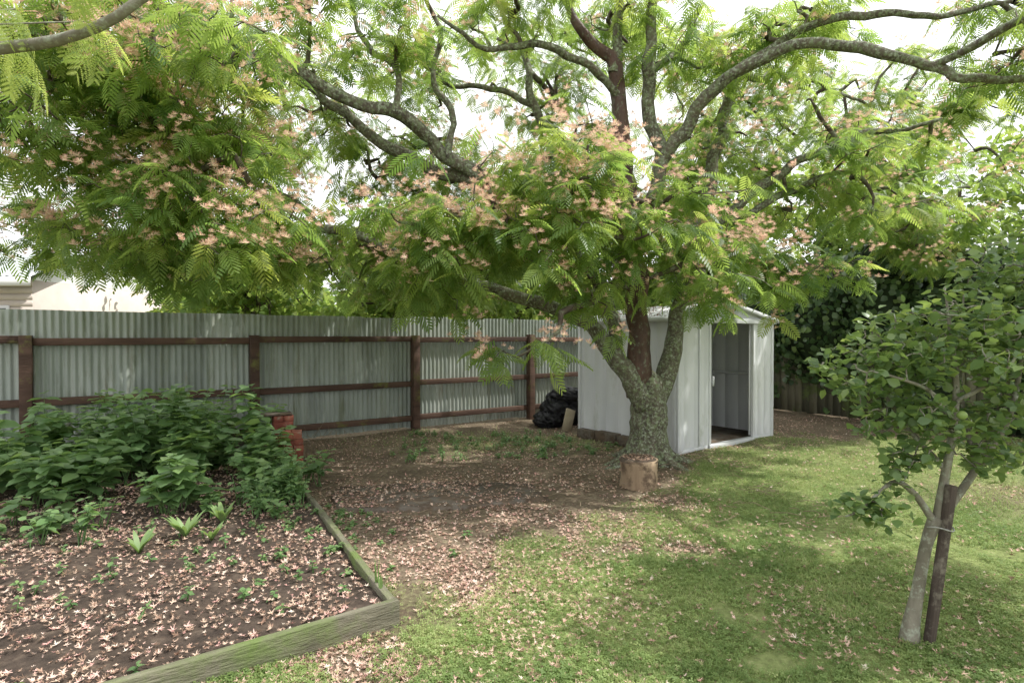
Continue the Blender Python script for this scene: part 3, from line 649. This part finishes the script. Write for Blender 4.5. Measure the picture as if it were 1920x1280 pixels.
# ------------------------------------------------------------------ apple tree
ap=empty('apple_tree',(2.08,2.96,0)); ab=Acc(); anodes=[]
def off(o): o.location=(-2.08,-2.96,0)
AL=[([(2.07,2.95,-.03),(2.09,2.96,.1),(2.13,2.97,.27),(2.18,2.98,.5),(2.23,2.98,.64)],[.048,.038,.032,.03,.034]),
([(2.22,2.98,.62),(2.12,2.98,.76),(2.0,2.95,.84),(1.88,2.9,.80),(1.75,2.85,.72),(1.66,2.82,.70)],[.02,.016,.012,.009,.006,.004]),
([(2.23,2.98,.6),(2.29,3.0,.85),(2.33,3.0,1.1),(2.36,3.02,1.35),(2.31,3.0,1.62),(2.28,3.0,1.85)],[.026,.022,.018,.014,.009,.004]),
([(2.24,2.98,.62),(2.38,3.03,.74),(2.53,3.06,.92),(2.68,3.08,1.12),(2.76,3.1,1.35),(2.8,3.1,1.75),(2.78,3.1,2.1)],[.024,.02,.018,.015,.011,.007,.004]),
([(2.30,3.0,.88),(2.2,3.1,1.05),(2.08,3.15,1.25),(1.95,3.15,1.45)],[.016,.013,.01,.004]),
([(2.5,3.06,.9),(2.55,3.2,1.15),(2.6,3.3,1.45),(2.62,3.3,1.85)],[.014,.012,.009,.004]),
([(2.33,3.0,1.1),(2.15,2.9,1.3),(1.95,2.85,1.38),(1.8,2.85,1.42)],[.013,.01,.008,.004]),
([(2.35,3.0,1.25),(2.5,2.9,1.4),(2.6,2.85,1.62)],[.012,.009,.004])]
for P_,r_ in AL:
    P2,r2=catmull(P_,r_,.04); tube(ab,P2,r2,10,.14,seed=len(anodes)); anodes+=list(P2[len(P2)//4:])if r_[0]<.04 else []
tw=Acc(); cl=[((2.3,3.0,1.56),(.48,.38,.24),95),((1.94,3.05,1.40),(.32,.28,.2),62),((2.65,3.1,1.50),(.35,.35,.35),85),((2.75,3.1,1.05),(.25,.3,.25),40),((2.2,3.0,1.15),(.42,.3,.2),55),((1.75,2.85,.74),(.2,.12,.07),14),((2.02,2.94,.92),(.17,.14,.1),18),((2.95,3.0,1.75),(.3,.3,.45),50),((2.5,3.0,.95),(.2,.2,.12),14),((2.70,3.1,1.98),(.25,.25,.2),34)]
tgt=[]
for c,r,n in cl: tgt+=list(np.array(c)+nrm(R.normal(size=(n,3)))*(R.random((n,1))**.5)*r)
an_=connect(tgt,np.array(anodes),.0045,.002,4,.05)
T=[];Dd=[]
for t in tgt:
    for q in range(R.integers(6,11)):
        T.append(t+R.normal(0,.032,3)); Dd.append(R.normal(size=3)*[1,1,.6]+[0,0,.05])
T=np.array(T);N=len(T)
o=ab.make('trunk_and_branches',M_applebark,ap,smooth=True);off(o); o=tw.make('twigs',M_applebark,ap);off(o)
ac=Acc(); ac.inst(LA[0],LA[1],frames(np.array(Dd),np.tile([0,0,1.],(N,1))+R.normal(0,.5,(N,3))),T,.040+.032*R.random(N),np.clip(R.normal(.5,.25,N),0,1)); o=ac.make('leaves',M_appleleaf,ap);off(o)
ac=Acc()
for c in[(2.62,3.0,1.84),(2.25,2.84,1.2),(2.72,3.0,1.02)]: blob(ac,c,(.024,.024,.022),14,.03,2)
o=ac.make('apples',surf('green_apple',[(.3,(.14,.22,.05)),(.7,(.24,.32,.10))],9,rough=.4,bump=0),ap,smooth=True);off(o)
stake=empty('tree_stake',(2.16,2.93,0)); ac=Acc(); ac.box(-.02,.02,-.02,.02,-.05,.83); o=ac.make('stake_timber',surf('stake_wood',[(.3,(.04,.03,.025)),(.7,(.11,.085,.07))],7,(3,3,.3),patch=[(.17,.15,.12)],pscale=9),stake,bevel=.003); o.rotation_euler=(.02,.155,.3)
ac=Acc(); t_=np.arange(13)/12*6.283; P_=np.stack([2.235+.06*np.cos(t_),2.955+.05*np.sin(t_),.60+.01*np.sin(t_*2)],-1); tube(ac,P_,np.full(13,.004),5); o=ac.make('tie',surf('tie_strap',[(.3,(.3,.3,.28)),(.7,(.45,.45,.42))],5,bump=0),stake); o.location=(-2.16,-2.93,0)

# ------------------------------------------------------------------ ivy hedge
iv=empty('ivy_hedge'); core=Acc(); T=[];Dd=[];Up=[]
mounds=[((6.3,11.4,1.9),(.9,.8,1.25)),((7.0,10.6,2.3),(1.0,.9,1.2)),((7.7,9.7,2.1),(.9,.9,1.1)),((8.3,8.6,1.7),(.9,.9,1.1)),((7.3,10.2,.6),(.6,.8,.9)),((9.0,7.5,1.5),(.9,.9,1.1)),((5.6,12.4,1.9),(.6,.6,.8)),((4.6,13.0,2.0),(1.1,.7,.8)),((8.2,8.8,.5),(.5,.7,.7))]
for k,(c,r) in enumerate(mounds):
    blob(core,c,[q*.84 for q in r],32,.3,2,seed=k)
    n=int(1600*r[0]*r[2]); d=nrm(R.normal(size=(n,3)))
    for q in range(n):
        v=Vector(d[q]); nn_=mn.noise(v*2+Vector((k,0,0)))+.5*mn.noise(v*4.6+Vector((k,3,0)))
        T.append(np.array(c)+d[q]*np.array(r)*.87*(1+.3*nn_+R.random()*.20)); Up.append(d[q]+R.normal(0,.55,3)); Dd.append(np.cross(d[q],R.normal(size=3))+[0,0,-.5])
for q in range(1500):
    t=R.random()*9; h=1.7*R.random(); 
    if mn.noise(Vector((t*1.2,h*1.5,3)))+(h-1.0)*.35<.0: continue
    T.append(np.array([4.6+.564*t-.826*.06,13.7-.826*t-.564*.06,h])+R.normal(0,.03,3)); Up.append(np.array([-.826,-.564,.2])+R.normal(0,.3,3)); Dd.append(np.array([R.normal(0,.5),R.normal(0,.5),-1]))
T=np.array(T);N=len(T); k=T[:,2]>.02
core.make('dark_filler',surf('ivy_core',[(.3,(.012,.02,.009)),(.7,(.03,.05,.018))],6,bump=0),iv)  # solid dark filler added behind the leaves for the hedge's shaded depth
ac=Acc(); ac.inst(LI[0],LI[1],frames(np.array(Dd)[k],np.array(Up)[k]),T[k],.085+.06*R.random(k.sum()),np.clip(R.normal(.45,.28,k.sum()),0,1)); ac.make('leaves',M_ivy,iv)

# ------------------------------------------------------------------ background trees
def bgtree(name,x,y,h,r,n,ls=.15,seed=0,base=0.8):
    e=empty(name,(x,y,0)); t=Acc(); P_,r_=catmull([(0,0,-.1),(.1,0,h*.3),(-.1,.1,h*.6),(0,0,h*.85)],[.22,.17,.11,.04],.3); tube(t,P_,r_,9,.15)
    T=[];
    ncl=max(6,n//110)
    for q in range(ncl):
        d=nrm(R.normal(size=3)); c=np.array([0,0,h*.58])+d*np.array([r,r,h*.42])*(.35+.6*R.random()); c[2]=max(c[2],base)
        s=P_[R.integers(len(P_)//3,len(P_))]; tube(t,np.array([s,(s+c)/2+R.normal(0,.15,3),c]),np.array([.05,.035,.012]),5)
        rr_=.35+.35*R.random(); T.append(c+nrm(R.normal(size=(n//ncl,3)))*(R.random((n//ncl,1))**.4)*[rr_*1.3,rr_*1.3,rr_*.8])
    T=np.concatenate(T);N=len(T); t.make('trunk',M_twig,e)
    ac=Acc(); ac.inst(LI[0],LI[1],frames(R.normal(size=(N,3))+[0,0,-.3],np.tile([0,0,1.],(N,1))+R.normal(0,.5,(N,3))),T,ls*(.7+.6*R.random(N)),np.clip(R.normal(.5,.25,N),0,1)); ac.make('leaves',M_bgleaf,e)
for (x,y,h,r,n) in[(-9.5,17,4.0,1.5,3600),(-6.4,14,5.0,2.1,6500),(-3,14.5,5.2,2.2,6500),(0.2,15.5,5.2,2.3,6500),(3.2,16.5,6.2,2.4,7000),(6.5,17,7.0,2.7,8000),(10,15.5,7.6,2.9,9000),(13.5,12.5,7.5,2.8,8000),(11.6,9.8,5.0,1.8,6000),(-13,24,5.5,2.5,4000),(12.4,6.8,4.6,1.8,5000)]:
    bgtree('background_tree',x,y,h,r,n)
ac=Acc(); T=[]
for q in range(70):
    an=math.radians(-62+q*1.85); dd=26+4*R.random(); c=np.array([math.sin(an)*dd,math.cos(an)*dd,1.6+1.2*R.random()]); T.append(c+nrm(R.normal(size=(260,3)))*(R.random((260,1))**.4)*[1.6,1.6,1.9])
T=np.concatenate(T);N=len(T); ac.inst(LI[0],LI[1],frames(R.normal(size=(N,3)),R.normal(size=(N,3))),T,.35+.25*R.random(N),np.clip(R.normal(.5,.25,N),0,1)); ac.make('distant_tree_line',M_bgleaf)

pm=empty('palm_tree',(8.2,13.0,0)); ac=Acc(); P_,r_=catmull([(0,0,-.1),(.05,0,2),(0,0,4.0)],[.22,.18,.2],.25); tube(ac,P_,r_,12,.1); ac.make('trunk',M_bark,pm)
for nm,n,el,vr,mt in(('green_fronds',16,.6,.5,M_ivy),('dead_fronds',22,-.9,.5,M_dry)):
    ac=Acc()
    for q in range(n):
        a=q*2.4; d=np.array([math.cos(a),math.sin(a)]); L=1.9
        for k in range(22):
            t=(k+1)/22; hr=L*t*(1-.35*t) if el>0 else .45*t+.12; zz=4.1+(el*L*t-1.5*t*t if el>0 else -1.7*t); c=np.array([d[0]*hr,d[1]*hr,zz])
            for s in(-1,1):
                sd=np.array([-d[1]*s*.6+d[0]*.4,d[0]*s*.6+d[1]*.4,-.45]); l=.42*math.sin(math.pi*(.15+.8*t)); ac.add([c-[0,0,.012],c+[0,0,.012],c+sd*l],[(0,1,2)],vr)
    ac.make(nm,mt,pm)

# neighbour house
hs=empty('neighbour_house',(-17,13.4,0)); M_wall=surf('weatherboard',[(.3,(.55,.48,.43)),(.7,(.66,.58,.52))],2,rough=.7,bump=0); M_roof=surf('roof_iron',[(.3,(.52,.55,.57)),(.7,(.65,.68,.70))],2,rough=.5,bump=0); M_white=surf('white_trim',[(.3,(.75,.75,.74)),(.7,(.8,.8,.79))],2,rough=.5,bump=0)
ac=Acc(); ac.box(0,5.7,0,6,0,2.9); 
for k in range(18): ac.box(-.0,5.715,-.018,-.001,.1+k*.155,.235+k*.155)
ac.make('walls',M_wall,hs)
ac=Acc(); v=[];f=[]; n=84
for k in range(n+1):
    xx=-.4+6.5*k/n; o=.02*(k%2); v+=[(xx,-.5,2.93+o),(xx,3,4.5+o),(xx,6.5,2.93+o)]
for k in range(n):
    for e in(0,1): a=3*k+e; f+=[(a,a+3,a+4),(a,a+4,a+1)]
ac.add(v,f); ac.make('roof',M_roof,hs)
ac=Acc(); ac.box(-.4,6.1,-.53,-.505,2.72,2.92); ac.add([(5.702,0,2.9),(5.702,6,2.9),(5.702,3,4.4)],[(0,1,2)]); ac.box(4.0,5.2,-.05,-.02,1.0,2.3); ac.make('trim',M_white,hs)
ac=Acc(); ac.box(4.07,5.13,-.06,-.051,1.07,2.23); ac.make('window_glass',surf('glass',[(.3,(.03,.04,.05)),(.7,(.05,.06,.07))],2,rough=.1,bump=0),hs)

ac=Acc(); ac.box(0,1.2,0,.09,.0,.07); ac.make('deck_timber',M_lightwood,None,loc=(2.22,2.33,.01),rotz=.45,bevel=.005)

# ------------------------------------------------------------------ camera and light
cam=bpy.data.cameras.new('camera'); co=bpy.data.objects.new('camera',cam); scene.collection.objects.link(co); scene.camera=co
cam.lens=20; cam.sensor_width=36; cam.clip_end=1500; cam.clip_start=.05
co.location=(0,0,1.6); co.rotation_euler=(math.radians(90-.64),0,0)
EL=math.radians(57); AZ=math.radians(84)
s=Vector((math.sin(AZ)*math.cos(EL),math.cos(AZ)*math.cos(EL),math.sin(EL)))
sun=bpy.data.lights.new('sun','SUN'); sun.energy=5; sun.angle=math.radians(.5); sun.color=(1,.97,.91)
so=bpy.data.objects.new('sun',sun); scene.collection.objects.link(so); so.rotation_euler=s.to_track_quat('Z','Y').to_euler(); so.location=(8,0,10)
w=bpy.data.worlds.new('World'); scene.world=w; w.use_nodes=True; nt=w.node_tree; bg=nt.nodes['Background']
sk=nt.nodes.new('ShaderNodeTexSky'); sk.sky_type='NISHITA'; sk.sun_disc=False; sk.sun_elevation=EL; sk.sun_rotation=AZ; sk.dust_density=5; sk.air_density=1.0; sk.ozone_density=.6
cn=noise(nt,2.2,(1,1,2.5),6,.55,'Generated'); cr=ramp(nt,[(.25,(.8,.8,.8)),(.5,(1,1,1))]); nt.links.new(cn,cr.inputs[0])
nt.links.new(mixc(nt,cr.outputs[0],sk.outputs[0],(11.3,11.4,11.6)),bg.inputs[0]); bg.inputs[1].default_value=.15
scene.view_settings.view_transform='Standard'; scene.view_settings.look='None'; scene.view_settings.exposure=0
